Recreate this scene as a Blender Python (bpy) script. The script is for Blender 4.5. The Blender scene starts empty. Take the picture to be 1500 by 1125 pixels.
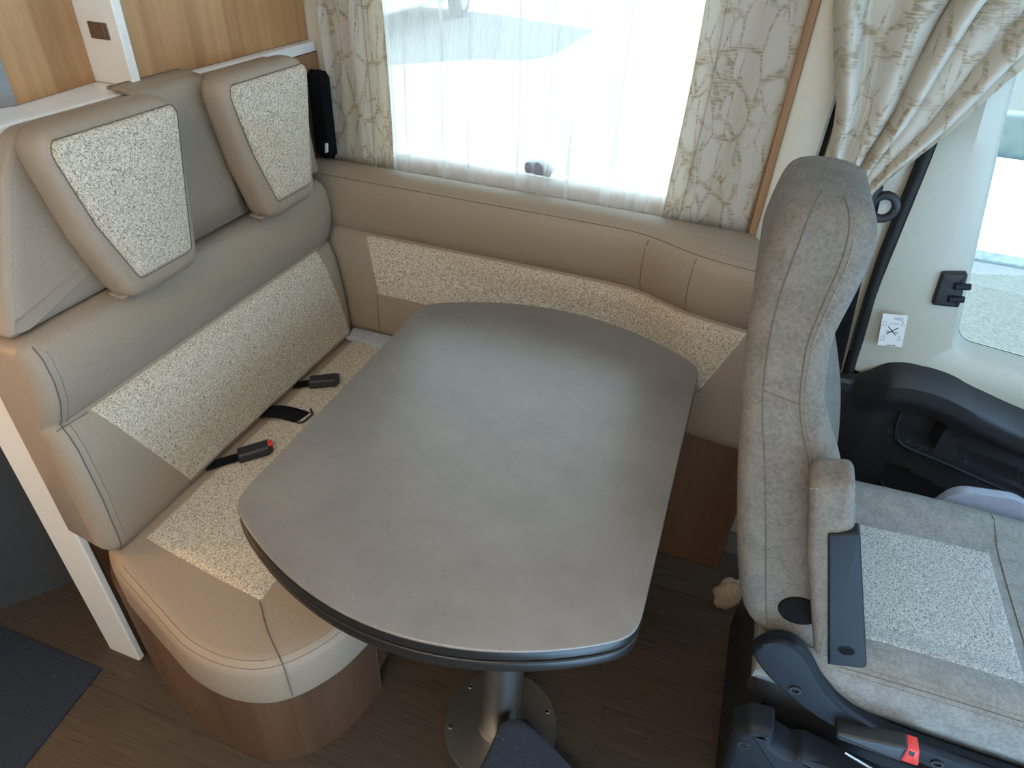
import bpy, bmesh, math, random
from mathutils import Vector, Matrix
random.seed(7)
S = bpy.context.scene
COL = S.collection

# ------------------------------------------------------------------ camera
cam_d = bpy.data.cameras.new('camera'); cam = bpy.data.objects.new('camera', cam_d); COL.objects.link(cam)
cam_d.sensor_width = 36.0; cam_d.lens = 980 / 1500 * 36.0; cam_d.clip_start = 0.02; cam_d.clip_end = 200
R = ((0.94019941, 0.23539876, -0.24619602), (0.33750578, -0.54622067, 0.76663735), (0.04598813, -0.80388457, -0.5930048))
cam.matrix_world = Matrix(((R[0][0], -R[0][1], -R[0][2], 0), (R[1][0], -R[1][1], -R[1][2], 0), (R[2][0], -R[2][1], -R[2][2], 1.5), (0, 0, 0, 1)))
S.camera = cam

# ------------------------------------------------------------------ world, sun, exposure
w = bpy.data.worlds.new('sky'); S.world = w; w.use_nodes = True
wn = w.node_tree; bg = wn.nodes['Background']
bg.inputs['Color'].default_value = (0.42, 0.69, 1.0, 1); bg.inputs['Strength'].default_value = 8.5
sd = bpy.data.lights.new('sun', 'SUN'); sd.energy = 21.0; sd.angle = math.radians(0.6); sd.color = (1, 0.97, 0.93)
sun = bpy.data.objects.new('sun', sd); COL.objects.link(sun); sun.location = (-4, 2, 6)
sun.rotation_euler = (-Vector((-0.72, 0.16, 0.68))).to_track_quat('-Z', 'Y').to_euler()
S.view_settings.view_transform = 'Standard'; S.view_settings.look = 'None'
S.view_settings.exposure = 0.1; S.view_settings.gamma = 1.0; S.view_settings.use_curve_mapping = False
S.cycles.use_denoising = True
S.cycles.max_bounces = 10; S.cycles.diffuse_bounces = 6; S.cycles.transparent_max_bounces = 16
S.cycles.sample_clamp_indirect = 6.0

# ------------------------------------------------------------------ materials
class Mat:
    def __init__(self, name, color, rough=0.6, metal=0.0, spec=0.5, **kw):
        m = bpy.data.materials.new(name); m.use_nodes = True; self.m = m
        self.nt = m.node_tree; self.b = self.nt.nodes['Principled BSDF']; self.out = self.nt.nodes['Material Output']
        self.b.inputs['Base Color'].default_value = (*color, 1); self.b.inputs['Roughness'].default_value = rough
        self.b.inputs['Metallic'].default_value = metal; self.b.inputs['Specular IOR Level'].default_value = spec
        for k, v in kw.items(): self.b.inputs[k.replace('_', ' ')].default_value = v
        self.tc = None
    def n(self, t, **kw):
        nd = self.nt.nodes.new(t)
        for k, v in kw.items():
            if k in nd.inputs: nd.inputs[k].default_value = v
            else: setattr(nd, k, v)
        return nd
    def l(self, a, b): self.nt.links.new(a, b)
    def coord(self, scale=(1, 1, 1), rot=(0, 0, 0)):
        if not self.tc: self.tc = self.n('ShaderNodeTexCoord')
        mp = self.n('ShaderNodeMapping'); mp.inputs['Scale'].default_value = scale; mp.inputs['Rotation'].default_value = rot
        self.l(self.tc.outputs['Object'], mp.inputs['Vector']); return mp.outputs[0]
    def noise(self, scale, detail=2, rough=0.5, vec=(1, 1, 1), rot=(0, 0, 0)):
        nd = self.n('ShaderNodeTexNoise'); nd.inputs['Scale'].default_value = scale
        nd.inputs['Detail'].default_value = detail; nd.inputs['Roughness'].default_value = rough
        self.l(self.coord(vec, rot), nd.inputs['Vector']); return nd.outputs['Fac']
    def ramp(self, fac, stops):
        r = self.n('ShaderNodeValToRGB'); e = r.color_ramp.elements
        while len(e) < len(stops): e.new(0.5)
        for i, (p, c) in enumerate(stops): e[i].position = p; e[i].color = (*c, 1)
        self.l(fac, r.inputs[0]); return r.outputs[0]
    def math(self, op, a, b=None):
        nd = self.n('ShaderNodeMath', operation=op)
        for i, v in enumerate((a, b)):
            if v is None: continue
            if isinstance(v, (int, float)): nd.inputs[i].default_value = v
            else: self.l(v, nd.inputs[i])
        return nd.outputs[0]
    def mix(self, fac, a, b):
        nd = self.n('ShaderNodeMix', data_type='RGBA')
        for k, v in ((0, fac), (6, a), (7, b)):
            if isinstance(v, (int, float)): nd.inputs[k].default_value = v
            elif isinstance(v, tuple): nd.inputs[k].default_value = (*v, 1)
            else: self.l(v, nd.inputs[k])
        return nd.outputs[2]
    def base(self, c): self.l(c, self.b.inputs['Base Color'])
    def bump(self, h, strength=0.3, dist=0.002):
        nd = self.n('ShaderNodeBump'); nd.inputs['Strength'].default_value = strength; nd.inputs['Distance'].default_value = dist
        self.l(h, nd.inputs['Height']); self.l(nd.outputs[0], self.b.inputs['Normal'])

def mul(c, k): return tuple(x * k for x in c)
def leather(name, c):
    m = Mat(name, c, 0.52, spec=0.4)
    a = m.noise(420, 3, 0.6); b = m.noise(38, 4, 0.6)
    m.base(m.mix(b, m.ramp(a, [(0.25, mul(c, 0.72)), (0.7, mul(c, 1.16))]), c)); m.bump(a, 0.25, 0.001); return m.m
def tweed(name, lo, mid, hi):
    m = Mat(name, mid, 0.95, spec=0.1)
    a = m.noise(1, 2, 0.6, (700, 210, 700)); b = m.noise(1, 2, 0.6, (230, 760, 230)); c = m.noise(380, 2, 0.5)
    f = m.math('ADD', m.math('MULTIPLY', a, 0.42), m.math('ADD', m.math('MULTIPLY', b, 0.38), m.math('MULTIPLY', c, 0.2)))
    m.base(m.ramp(f, [(0.37, lo), (0.48, mid), (0.60, hi)])); m.bump(f, 0.7, 0.003); return m.m
def suede(name, c):
    m = Mat(name, c, 0.92, spec=0.15)
    a = m.noise(190, 4, 0.7); b = m.noise(30, 3, 0.6)
    f = m.math('ADD', m.math('MULTIPLY', a, 0.65), m.math('MULTIPLY', b, 0.35))
    m.base(m.ramp(f, [(0.38, mul(c, 0.74)), (0.52, c), (0.66, mul(c, 1.2))])); m.bump(a, 0.3, 0.0015); return m.m
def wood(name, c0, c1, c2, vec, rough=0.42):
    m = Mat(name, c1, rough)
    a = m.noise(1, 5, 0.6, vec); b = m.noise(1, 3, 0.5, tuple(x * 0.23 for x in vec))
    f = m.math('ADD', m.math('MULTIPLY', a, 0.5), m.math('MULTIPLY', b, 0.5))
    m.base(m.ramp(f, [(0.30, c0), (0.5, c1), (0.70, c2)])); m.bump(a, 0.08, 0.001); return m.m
def plain(name, c, rough=0.5, metal=0.0, var=0.06, scale=60, **kw):
    m = Mat(name, c, rough, metal, **kw)
    m.base(m.ramp(m.noise(scale, 3), [(0.3, mul(c, 1 - var)), (0.7, mul(c, 1 + var))])); return m.m

LEATHER = leather('taupe leatherette', (0.315, 0.240, 0.175))
TWEED = tweed('beige tweed', (0.10, 0.073, 0.048), (0.47, 0.385, 0.285), (0.76, 0.655, 0.52))
SUEDE = suede('grey beige suede', (0.172, 0.156, 0.136))
THREAD = plain('stitch thread', (0.23, 0.20, 0.165), 0.8)
SEAM = plain('seam groove', (0.12, 0.10, 0.08), 0.9)
CREAM = plain('cream plastic', (0.66, 0.62, 0.52), 0.45, var=0.02)
DOORCREAM = plain('door trim plastic', (0.47, 0.465, 0.40), 0.5, var=0.02)
WHITE = plain('white laminate', (0.78, 0.74, 0.68), 0.35, var=0.015)
EDGEWHITE = plain('white edge band', (0.80, 0.79, 0.76), 0.35, var=0.01)
BLACK = plain('black plastic', (0.018, 0.019, 0.022), 0.5, var=0.15, scale=400)
BLACKSOFT = plain('black webbing', (0.008, 0.008, 0.009), 0.9, var=0.2, scale=600, spec=0.1)
CHARCOAL = plain('charcoal plastic', (0.013, 0.017, 0.023), 0.55, var=0.1, scale=500, spec=0.22)
DGREY = plain('dark grey panel', (0.055, 0.055, 0.058), 0.5)
BROWN = plain('brown plastic', (0.13, 0.075, 0.042), 0.45)
RED = plain('red plastic', (0.75, 0.05, 0.04), 0.35)
STEEL = plain('brushed aluminium', (0.50, 0.48, 0.45), 0.36, 1.0, var=0.04)
CHROME = plain('polished metal', (0.75, 0.75, 0.76), 0.15, 1.0, var=0.02)
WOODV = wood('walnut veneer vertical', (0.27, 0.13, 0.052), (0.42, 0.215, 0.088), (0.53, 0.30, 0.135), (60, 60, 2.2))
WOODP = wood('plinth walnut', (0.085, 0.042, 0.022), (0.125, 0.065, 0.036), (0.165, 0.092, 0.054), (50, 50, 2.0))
TRIMWOOD = wood('trim wood', (0.22, 0.11, 0.05), (0.31, 0.165, 0.075), (0.40, 0.22, 0.11), (70, 70, 3))
EDGEBLACK = plain('dark gloss edge', (0.016, 0.015, 0.014), 0.32, spec=0.35)
EDGELIGHT = plain('grey edge band', (0.16, 0.155, 0.15), 0.3)
PALEGREY = plain('grey lilac plastic', (0.30, 0.33, 0.42), 0.4)
GASKET = plain('rubber gasket', (0.010, 0.010, 0.011), 0.7)
STICKER = plain('sticker paper', (0.80, 0.80, 0.80), 0.4, var=0.01)
INK = plain('sticker ink', (0.02, 0.02, 0.025), 0.5)
INKG = plain('sticker grey ink', (0.36, 0.38, 0.42), 0.5)
YELLOW = plain('yellow tip', (0.6, 0.42, 0.03), 0.5)
POUCH = suede('beige cloth', (0.42, 0.33, 0.25))

def m_table():
    c = (0.190, 0.165, 0.146)
    m = Mat('stone grey laminate', c, 0.4, spec=0.85)
    a = m.noise(9, 6, 0.65); s = m.noise(260, 2, 0.5); d = m.noise(120, 3, 0.6)
    col = m.ramp(a, [(0.3, mul(c, 0.86)), (0.7, mul(c, 1.13))])
    col = m.mix(m.ramp(s, [(0.70, (0, 0, 0)), (0.76, (1, 1, 1))]), col, (0.30, 0.27, 0.24))
    col = m.mix(m.ramp(d, [(0.27, (1, 1, 1)), (0.32, (0, 0, 0))]), col, (0.11, 0.098, 0.088))
    m.base(col); m.l(m.ramp(a, [(0.3, (0.32,) * 3), (0.7, (0.38,) * 3)]), m.b.inputs['Roughness']); m.bump(d, 0.06, 0.001); return m.m
TABLE = m_table()
def m_plank():
    m = Mat('grey brown strip vinyl', (0.1, 0.08, 0.06), 0.5)
    a = m.noise(1, 3, 0.7, (6, 330, 1)); b = m.noise(1, 3, 0.6, (9, 160, 1)); g = m.noise(2.2, 3)
    col = m.ramp(a, [(0.32, (0.030, 0.021, 0.014)), (0.55, (0.066, 0.047, 0.032)), (0.75, (0.098, 0.073, 0.051))])
    col = m.mix(m.ramp(b, [(0.33, (1, 1, 1)), (0.38, (0, 0, 0))]), col, (0.025, 0.018, 0.013))
    col = m.mix(m.ramp(b, [(0.69, (0, 0, 0)), (0.73, (1, 1, 1))]), col, (0.17, 0.13, 0.09))
    m.base(m.mix(m.math('MULTIPLY', g, 0.35), col, (0.07, 0.05, 0.035))); m.bump(a, 0.35, 0.001); return m.m
PLANK = m_plank()
def m_carpet():
    c = (0.040, 0.046, 0.062)
    m = Mat('blue grey carpet', c, 1.0, spec=0.05)
    a = m.noise(330, 3, 0.7); b = m.noise(60, 2, 0.6)
    col = m.ramp(a, [(0.3, mul(c, 0.6)), (0.7, mul(c, 1.4))])
    m.base(m.mix(m.ramp(b, [(0.70, (0, 0, 0)), (0.74, (1, 1, 1))]), col, (0.11, 0.09, 0.085))); m.bump(a, 0.8, 0.004); return m.m
CARPET = m_carpet()
def m_curtain(name):
    m = Mat(name, (0.6, 0.55, 0.48), 0.9, spec=0.1)
    wob = m.n('ShaderNodeTexNoise'); wob.inputs['Scale'].default_value = 7; m.l(m.coord(), wob.inputs['Vector'])
    def vor(scale, rot, vec):
        v = m.n('ShaderNodeTexVoronoi', feature='DISTANCE_TO_EDGE'); v.inputs['Scale'].default_value = scale
        add = m.n('ShaderNodeMix', data_type='VECTOR'); add.inputs[0].default_value = 0.05
        m.l(m.coord(vec, rot), add.inputs[4]); m.l(wob.outputs['Color'], add.inputs[5]); m.l(add.outputs[1], v.inputs['Vector']); return v.outputs['Distance']
    e1 = m.ramp(vor(17, (0, 0.55, 0), (1.5, 0.3, 0.62)), [(0.03, (1, 1, 1)), (0.085, (0, 0, 0))])
    e2 = m.ramp(vor(21, (0, -0.75, 0), (1.7, 0.3, 0.55)), [(0.025, (1, 1, 1)), (0.06, (0, 0, 0))])
    dash = m.ramp(m.noise(1, 1, 0.5, (50, 20, 260)), [(0.45, (0, 0, 0)), (0.54, (1, 1, 1))])
    msk = m.ramp(m.noise(13, 2), [(0.44, (0, 0, 0)), (0.56, (1, 1, 1))])
    ms2 = m.ramp(m.noise(22, 2), [(0.38, (0.1, 0.1, 0.1)), (0.55, (1, 1, 1))])
    f = m.math('MULTIPLY', m.math('MAXIMUM', m.math('MULTIPLY', e1, ms2), m.math('MULTIPLY', e2, msk)), m.math('ADD', m.math('MULTIPLY', dash, 0.7), 0.3))
    col = m.mix(m.math('MULTIPLY', f, 0.85), (0.76, 0.71, 0.62), (0.47, 0.37, 0.24))
    m.base(col); m.bump(m.noise(500, 2), 0.2, 0.001)
    tr = m.n('ShaderNodeBsdfTranslucent'); m.l(col, tr.inputs[0])
    mx = m.n('ShaderNodeMixShader'); mx.inputs[0].default_value = 0.45
    m.l(m.b.outputs[0], mx.inputs[1]); m.l(tr.outputs[0], mx.inputs[2]); m.l(mx.outputs[0], m.out.inputs[0]); return m.m
CURTAIN = m_curtain('leaf print curtain')
def m_sheer():
    m = Mat('white voile', (0.93, 0.92, 0.90), 0.9, spec=0.0)
    tr = m.n('ShaderNodeBsdfTranslucent'); tr.inputs[0].default_value = (0.95, 0.94, 0.92, 1)
    tp = m.n('ShaderNodeBsdfTransparent')
    a = m.n('ShaderNodeMixShader'); a.inputs[0].default_value = 0.62
    m.l(m.b.outputs[0], a.inputs[1]); m.l(tr.outputs[0], a.inputs[2])
    b = m.n('ShaderNodeMixShader')
    wv = m.noise(1, 1, 0.5, (900, 1, 40)); m.l(m.ramp(wv, [(0.3, (0.48,) * 3), (0.7, (0.56,) * 3)]), b.inputs[0])
    m.l(a.outputs[0], b.inputs[1]); m.l(tp.outputs[0], b.inputs[2]); m.l(b.outputs[0], m.out.inputs[0]); return m.m
SHEER = m_sheer()
def m_glass(name, tint):
    m = Mat(name, (1, 1, 1), 0.02)
    tp = m.n('ShaderNodeBsdfTransparent'); tp.inputs[0].default_value = (*tint, 1)
    gl = m.n('ShaderNodeBsdfGlossy'); gl.inputs['Roughness'].default_value = 0.02
    fr = m.n('ShaderNodeFresnel'); fr.inputs[0].default_value = 1.45
    x = m.n('ShaderNodeMixShader'); m.l(fr.outputs[0], x.inputs[0]); m.l(tp.outputs[0], x.inputs[1]); m.l(gl.outputs[0], x.inputs[2])
    m.l(x.outputs[0], m.out.inputs[0]); return m.m
GLASS = m_glass('acrylic pane', (0.97, 0.90, 0.80)); CARGLASS = m_glass('car glass', (0.62, 0.66, 0.62))
def m_ground():
    m = Mat('pale asphalt', (0.4, 0.4, 0.4), 0.95)
    a = m.noise(40, 4, 0.7); b = m.noise(1.3, 3)
    col = m.ramp(a, [(0.3, (0.075, 0.073, 0.070)), (0.6, (0.145, 0.142, 0.135)), (0.8, (0.19, 0.185, 0.175))])
    m.base(m.mix(m.math('MULTIPLY', b, 0.3), col, (0.155, 0.150, 0.140))); return m.m
GROUND = m_ground()
GRAVEL = plain('pale gravel', (0.55, 0.53, 0.47), 0.95, var=0.3, scale=30)

# ------------------------------------------------------------------ geometry helpers
def wl(o):
    v = Vector((0, 0, 0))
    while o: v = v + o.location; o = o.parent
    return v
def mesh(name, vs, fs, mat, parent=None, smooth=True, auto=40):
    off = wl(parent)
    me = bpy.data.meshes.new(name)
    me.from_pydata([tuple(Vector(v) - off) for v in vs], [], fs)
    me.materials.append(mat); me.validate(); me.update()
    o = bpy.data.objects.new(name, me); COL.objects.link(o); o.parent = parent
    if smooth: shade(o, auto)
    return o
def shade(o, auto):
    me = o.data; me.polygons.foreach_set('use_smooth', [True] * len(me.polygons)); me.set_sharp_from_angle(angle=math.radians(auto))
def fixn(o, auto=40):
    b = bmesh.new(); b.from_mesh(o.data); bmesh.ops.recalc_face_normals(b, faces=b.faces); b.to_mesh(o.data); b.free(); shade(o, auto); return o
def tag(o, label, cat, group=None, kind=None):
    o['label'] = label; o['category'] = cat
    if group: o['group'] = group
    if kind: o['kind'] = kind
    return o
def struct(o, label=None, cat=None):
    o['kind'] = 'structure'
    if label: o['label'] = label
    if cat: o['category'] = cat
    return o
def thing(name, loc, label, cat, group=None):
    o = bpy.data.objects.new(name, None); COL.objects.link(o); o.location = loc; o.empty_display_size = 0.05
    return tag(o, label, cat, group)
def loft(rings, cap0=True, cap1=True, ngon=False):
    n = len(rings[0]); vs = [p for r in rings for p in r]; fs = []
    for i in range(len(rings) - 1):
        for j in range(n):
            k = (j + 1) % n
            fs.append((i * n + j, i * n + k, (i + 1) * n + k, (i + 1) * n + j))
    def cap(r, base, flip):
        if ngon:
            fs.append(tuple(base + (n - 1 - j if flip else j) for j in range(n))); return
        c = len(vs); q = [sum(p[i] for p in r) / n for i in range(3)]; vs.append(tuple(q))
        for j in range(n):
            k = (j + 1) % n
            fs.append((c, base + k, base + j) if flip else (c, base + j, base + k))
    if cap0: cap(rings[0], 0, True)
    if cap1: cap(rings[-1], (len(rings) - 1) * n, False)
    return vs, fs
def lofto(name, rings, mat, parent=None, auto=40, **kw):
    v, f = loft(rings, **kw); return fixn(mesh(name, v, f, mat, parent, False), auto)
def box(name, a, b, mat, parent=None, r=0.003):
    (x0, y0, z0), (x1, y1, z1) = a, b
    if x0 > x1: x0, x1 = x1, x0
    if y0 > y1: y0, y1 = y1, y0
    if z0 > z1: z0, z1 = z1, z0
    r = min(r, (x1 - x0) * .45, (y1 - y0) * .45, (z1 - z0) * .45)
    def ring(z, i): return [(x0 + i + r, y0 + i, z), (x1 - i - r, y0 + i, z), (x1 - i, y0 + i + r, z), (x1 - i, y1 - i - r, z), (x1 - i - r, y1 - i, z), (x0 + i + r, y1 - i, z), (x0 + i, y1 - i - r, z), (x0 + i, y0 + i + r, z)]
    return lofto(name, [ring(z0, r * .7), ring(z0 + r, 0), ring(z1 - r, 0), ring(z1, r * .7)], mat, parent, auto=25)
def fillet(pts, n=6):
    """pts: (x, y, r) -> rounded closed outline"""
    out = []; N = len(pts)
    for i in range(N):
        p = Vector(pts[i][:2]); r = pts[i][2]; a = Vector(pts[i - 1][:2]); b = Vector(pts[(i + 1) % N][:2])
        if r <= 0: out.append((p.x, p.y)); continue
        da = (a - p); db = (b - p); la, lb = da.length, db.length; da.normalize(); db.normalize()
        ang = da.angle(db); d = min(r / math.tan(ang / 2), la * .49, lb * .49)
        s, e = p + da * d, p + db * d
        for k in range(n + 1):
            t = k / n; q = s * (1 - t) ** 2 + p * 2 * t * (1 - t) + e * t * t; out.append((q.x, q.y))
    return out
def area(o): return 0.5 * sum(o[i - 1][0] * o[i][1] - o[i][0] * o[i - 1][1] for i in range(len(o)))
def inset(o, d):
    sgn = 1 if area(o) > 0 else -1; N = len(o); res = []
    for i in range(N):
        a, p, b = Vector(o[i - 1]), Vector(o[i]), Vector(o[(i + 1) % N])
        e1 = (p - a); e2 = (b - p)
        if e1.length < 1e-9: e1 = e2
        if e2.length < 1e-9: e2 = e1
        e1.normalize(); e2.normalize()
        n1 = Vector((-e1.y, e1.x)); n2 = Vector((-e2.y, e2.x)); n = n1 + n2
        if n.length < 1e-6: n = n1
        n.normalize(); k = 1 / max(0.5, n.dot(n1)); res.append((p.x + n.x * d * k * sgn, p.y + n.y * d * k * sgn))
    return res
def dense(o, step):
    out = []
    for i in range(len(o)):
        a = Vector(o[i]); b = Vector(o[(i + 1) % len(o)]); k = max(1, int((b - a).length / step))
        out += [tuple(a.lerp(b, j / k)) for j in range(k)]
    return out
def slab(name, outline, h0, h1, r, f, mat, parent=None, dome=0.0, seg=5, rb=0.0, rings=4, auto=45):
    """outline in (u, v), extruded h0..h1 with a rounded upper rim, mapped by f(u, v, w)"""
    rr = []
    if rb > 0:
        for k in range(3):
            a = k / 3 * math.pi / 2; rr.append((rb * (1 - math.sin(a)), h0 + rb * (1 - math.cos(a))))
    rr.append((0, h0 + rb))
    for k in range(seg + 1):
        a = k / seg * math.pi / 2; rr.append((r * (1 - math.cos(a)), h1 - r + r * math.sin(a)))
    R_ = [[f(u, v, h) for u, v in inset(outline, d)] for d, h in rr]
    last = inset(outline, r); n = len(last); cu = sum(p[0] for p in last) / n; cv = sum(p[1] for p in last) / n
    if dome or rings > 1:  # inner rings only for convex, domed tops
        for k in range(1, rings + 1):
            t = k / (rings + 1); R_.append([f(cu + (u - cu) * (1 - t), cv + (v - cv) * (1 - t), h1 + dome * math.sin(t * math.pi / 2)) for u, v in last])
    return lofto(name, R_, mat, parent, auto, ngon=not (dome or rings > 1))
XY = lambda u, v, w: (u, v, w)
def tube(name, pts, r, mat, parent=None, n=6, closed=False):
    P = [Vector(p) for p in pts]; rings = []; up = Vector((0.13, 0.31, 0.94)).normalized()
    N = len(P)
    for i in range(N):
        t = (P[(i + 1) % N] - P[i - 1]) if closed else (P[min(i + 1, N - 1)] - P[max(i - 1, 0)])
        if t.length < 1e-9: t = Vector((1, 0, 0))
        t.normalize(); a = t.cross(up)
        if a.length < .05: a = t.cross(Vector((1, 0, 0)))
        a.normalize(); b = t.cross(a)
        rr = r[i] if isinstance(r, (list, tuple)) else r
        rings.append([tuple(P[i] + (a * math.cos(q) + b * math.sin(q)) * rr) for q in [2 * math.pi * k / n for k in range(n)]])
    if closed:
        rings.append(rings[0]); v, f = loft(rings, False, False)
    else: v, f = loft(rings)
    return fixn(mesh(name, v, f, mat, parent, False), 60)
def stitches(name, pts, mat, parent, step=0.0062, ln=0.0042, wd=0.0011):
    P = [Vector(p) for p in pts]; vs = []; fs = []; acc = 0; nxt = 0
    for a, b in zip(P, P[1:]):
        L = (b - a).length
        if L < 1e-7: continue
        t = (b - a) / L; s = t.cross(Vector((.21, .37, .9))); s.normalize(); q = t.cross(s)
        while nxt < acc + L:
            c = a + t * (nxt - acc); i = len(vs)
            for (x, y, z) in ((-1, -1, -1), (1, -1, -1), (1, 1, -1), (-1, 1, -1), (-1, -1, 1), (1, -1, 1), (1, 1, 1), (-1, 1, 1)):
                vs.append(tuple(c + t * (x * ln / 2) + s * (y * wd / 2) + q * (z * wd / 2)))
            fs += [tuple(i + k for k in f) for f in ((0, 3, 2, 1), (4, 5, 6, 7), (0, 1, 5, 4), (1, 2, 6, 5), (2, 3, 7, 6), (3, 0, 4, 7))]
            nxt += step
        acc += L
    return mesh(name, vs, fs, mat, parent, False)
def interp(tab, x):
    if x <= tab[0][0]: return tab[0][1]
    for (a, va), (b, vb) in zip(tab, tab[1:]):
        if x <= b:
            t = (x - a) / (b - a); return va + (vb - va) * t
    return tab[-1][1]
def cat(tab, x):
    """smooth (Catmull-Rom) table lookup"""
    n = len(tab)
    if x <= tab[0][0]: return tab[0][1]
    if x >= tab[-1][0]: return tab[-1][1]
    for i in range(n - 1):
        if x <= tab[i + 1][0]:
            x0, y0 = tab[i]; x1, y1 = tab[i + 1]; h = x1 - x0; t = (x - x0) / h
            m0 = (y1 - tab[i - 1][1]) / (x1 - tab[i - 1][0]) if i > 0 else (y1 - y0) / h
            m1 = (tab[i + 2][1] - y0) / (tab[i + 2][0] - x0) if i + 2 < n else (y1 - y0) / h
            return (2*t**3-3*t*t+1)*y0 + (t**3-2*t*t+t)*h*m0 + (-2*t**3+3*t*t)*y1 + (t**3-t*t)*h*m1
def spl(pts, n=8, closed=False):
    P = [Vector(p) for p in pts]; N = len(P); out = []
    for i in range(N if closed else N - 1):
        p0 = P[i - 1] if (closed or i > 0) else P[0]; p1 = P[i]; p2 = P[(i + 1) % N]; p3 = P[(i + 2) % N] if (closed or i + 2 < N) else P[-1]
        for k in range(n):
            t = k / n
            out.append(tuple(0.5 * ((2 * p1) + (-p0 + p2) * t + (2 * p0 - 5 * p1 + 4 * p2 - p3) * t * t + (-p0 + 3 * p1 - 3 * p2 + p3) * t ** 3)))
    if not closed: out.append(tuple(P[-1]))
    return out
def grid(name, fn, nu, nv, mat, parent=None, solid=0.0, auto=180):
    vs = [fn(i / nu, j / nv) for j in range(nv + 1) for i in range(nu + 1)]
    fs = [(j * (nu + 1) + i, j * (nu + 1) + i + 1, (j + 1) * (nu + 1) + i + 1, (j + 1) * (nu + 1) + i) for j in range(nv) for i in range(nu)]
    o = mesh(name, vs, fs, mat, parent, True, auto)
    if solid:
        md = o.modifiers.new('thickness', 'SOLIDIFY'); md.thickness = solid; md.offset = 0
    return o
def patch(name, fn, nu, nv, mat, parent, rise=0.004, sink=0.006):
    """raised inset panel: fn(s, t) -> (point, normal); edges tuck into the cushion"""
    def g(s, t):
        p, n = fn(s, t); e = min(min(s, 1 - s) * nu, min(t, 1 - t) * nv)
        h = -sink if e < 0.5 else (rise * (0.55 if e < 1.5 else 1))
        return tuple(Vector(p) + Vector(n) * h)
    return grid(name, g, nu, nv, mat, parent, auto=60)
def disc_ring(c, r, z, n=32): return [(c[0] + r * math.cos(2 * math.pi * k / n), c[1] + r * math.sin(2 * math.pi * k / n), z) for k in range(n)]

# ================================================================== STRUCTURE
fl = struct(box('floor', (-1.9, -1.0, -0.05), (0.34, 1.53, -0.004), SEAM))
rng = random.Random(3)
k = 0; y = -0.95 + 0.0
edges = [0.4715 + 0.19 * i for i in range(-7, 6)]
for i in range(len(edges) - 1):
    y0, y1 = edges[i], min(edges[i + 1], 1.528)
    if y1 - y0 < 0.02: continue
    xs = [-1.88, -1.62 + rng.uniform(-.1, .05), -0.12 + rng.uniform(-.1, .15), 0.338]
    for x0, x1 in zip(xs, xs[1:]):
        box('plank', (x0 + .0006, y0 + .0012, -0.006), (x1 - .0006, y1 - .0012, 0), PLANK, fl, r=0.0012)
struct(box('floor_cab', (0.342, 0.2, -0.05), (1.8, 1.53, -0.002), BLACK), 'black rubber floor of the driving cab', 'floor')

# window wall (y = 1.53) around the opening x -0.92..-0.06, z 0.90..1.62
ww = bpy.data.objects.new('wall_window', None); COL.objects.link(ww); struct(ww, 'pale side wall with the big curtained window', 'wall')
box('lower_panel', (-1.9, 1.53, 0), (0.06, 1.58, 0.90), CREAM, ww)
box('upper_panel', (-1.9, 1.53, 1.62), (0.06, 1.58, 2.05), CREAM, ww)
box('rear_panel', (-1.9, 1.53, 0.90), (-0.92, 1.58, 1.62), CREAM, ww)
box('front_panel', (-0.06, 1.53, 0.90), (0.06, 1.58, 1.62), CREAM, ww)
win = bpy.data.objects.new('window_1', None); COL.objects.link(win); win.location = (-0.49, 1.55, 0.9); struct(win, 'large window with white frame behind the sheer curtain', 'window')
for nm, a, b in (('frame_rail', (-0.92, 1.535, 0.90), (-0.06, 1.575, 0.945)), ('frame_rail', (-0.92, 1.535, 1.575), (-0.06, 1.575, 1.62)), ('frame_post', (-0.92, 1.535, 0.945), (-0.875, 1.575, 1.575)), ('frame_post', (-0.105, 1.535, 0.945), (-0.06, 1.575, 1.575))):
    box(nm, a, b, EDGEWHITE, win, r=0.006)
box('pane', (-0.88, 1.552, 0.94), (-0.10, 1.557, 1.58), GLASS, win, r=0.001)
lt = slab('latch', fillet([(-0.49, 0.955, .008), (-0.425, 0.952, .006), (-0.42, 0.968, .006), (-0.455, 0.985, .008), (-0.49, 0.98, .008)]), -1.548, -1.522, 0.006, lambda u, v, w_: (u, -w_, v), PALEGREY, win)

# wood trim and cream pillar beside the window, then the cab pillar
struct(box('trim_1', (0.048, 1.485, 0.80), (0.064, 1.535, 2.05), TRIMWOOD, r=0.002), 'slim brown wood edge strip right of the window', 'trim')
def pillar_ring(z):
    lean = (z - 0.8) * 0.0
    return [(0.065, 1.535, z), (0.065, 1.492, z), (0.075, 1.486, z), (0.115 + lean, 1.486, z), (0.135 + lean, 1.494, z), (0.142 + lean, 1.512, z), (0.144 + lean, 1.535, z)]
struct(lofto('trim_2', [pillar_ring(0.05 + i * 0.2) for i in range(11)], CREAM), 'cream plastic pillar cover between window and cab curtain', 'trim')
def pillar2(z):
    x1 = interp([(0, .37), (.4, .37), (.67, .335), (.9, .318), (1.15, .318), (1.6, .27), (2.05, .2)], z)
    return [(0.155, 1.545, z), (0.155, 1.515, z), (0.19, 1.506, z), (x1 - .02, 1.500, z), (x1, 1.512, z), (x1, 1.545, z)]
struct(lofto('trim_3', [pillar2(i * 0.1025) for i in range(21)], CREAM), 'cream pillar behind the black seat belt beside the cab door', 'trim')
struct(box('wall_side_back', (0.06, 1.546, 0), (0.36, 1.58, 2.05), BLACK))

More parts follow.
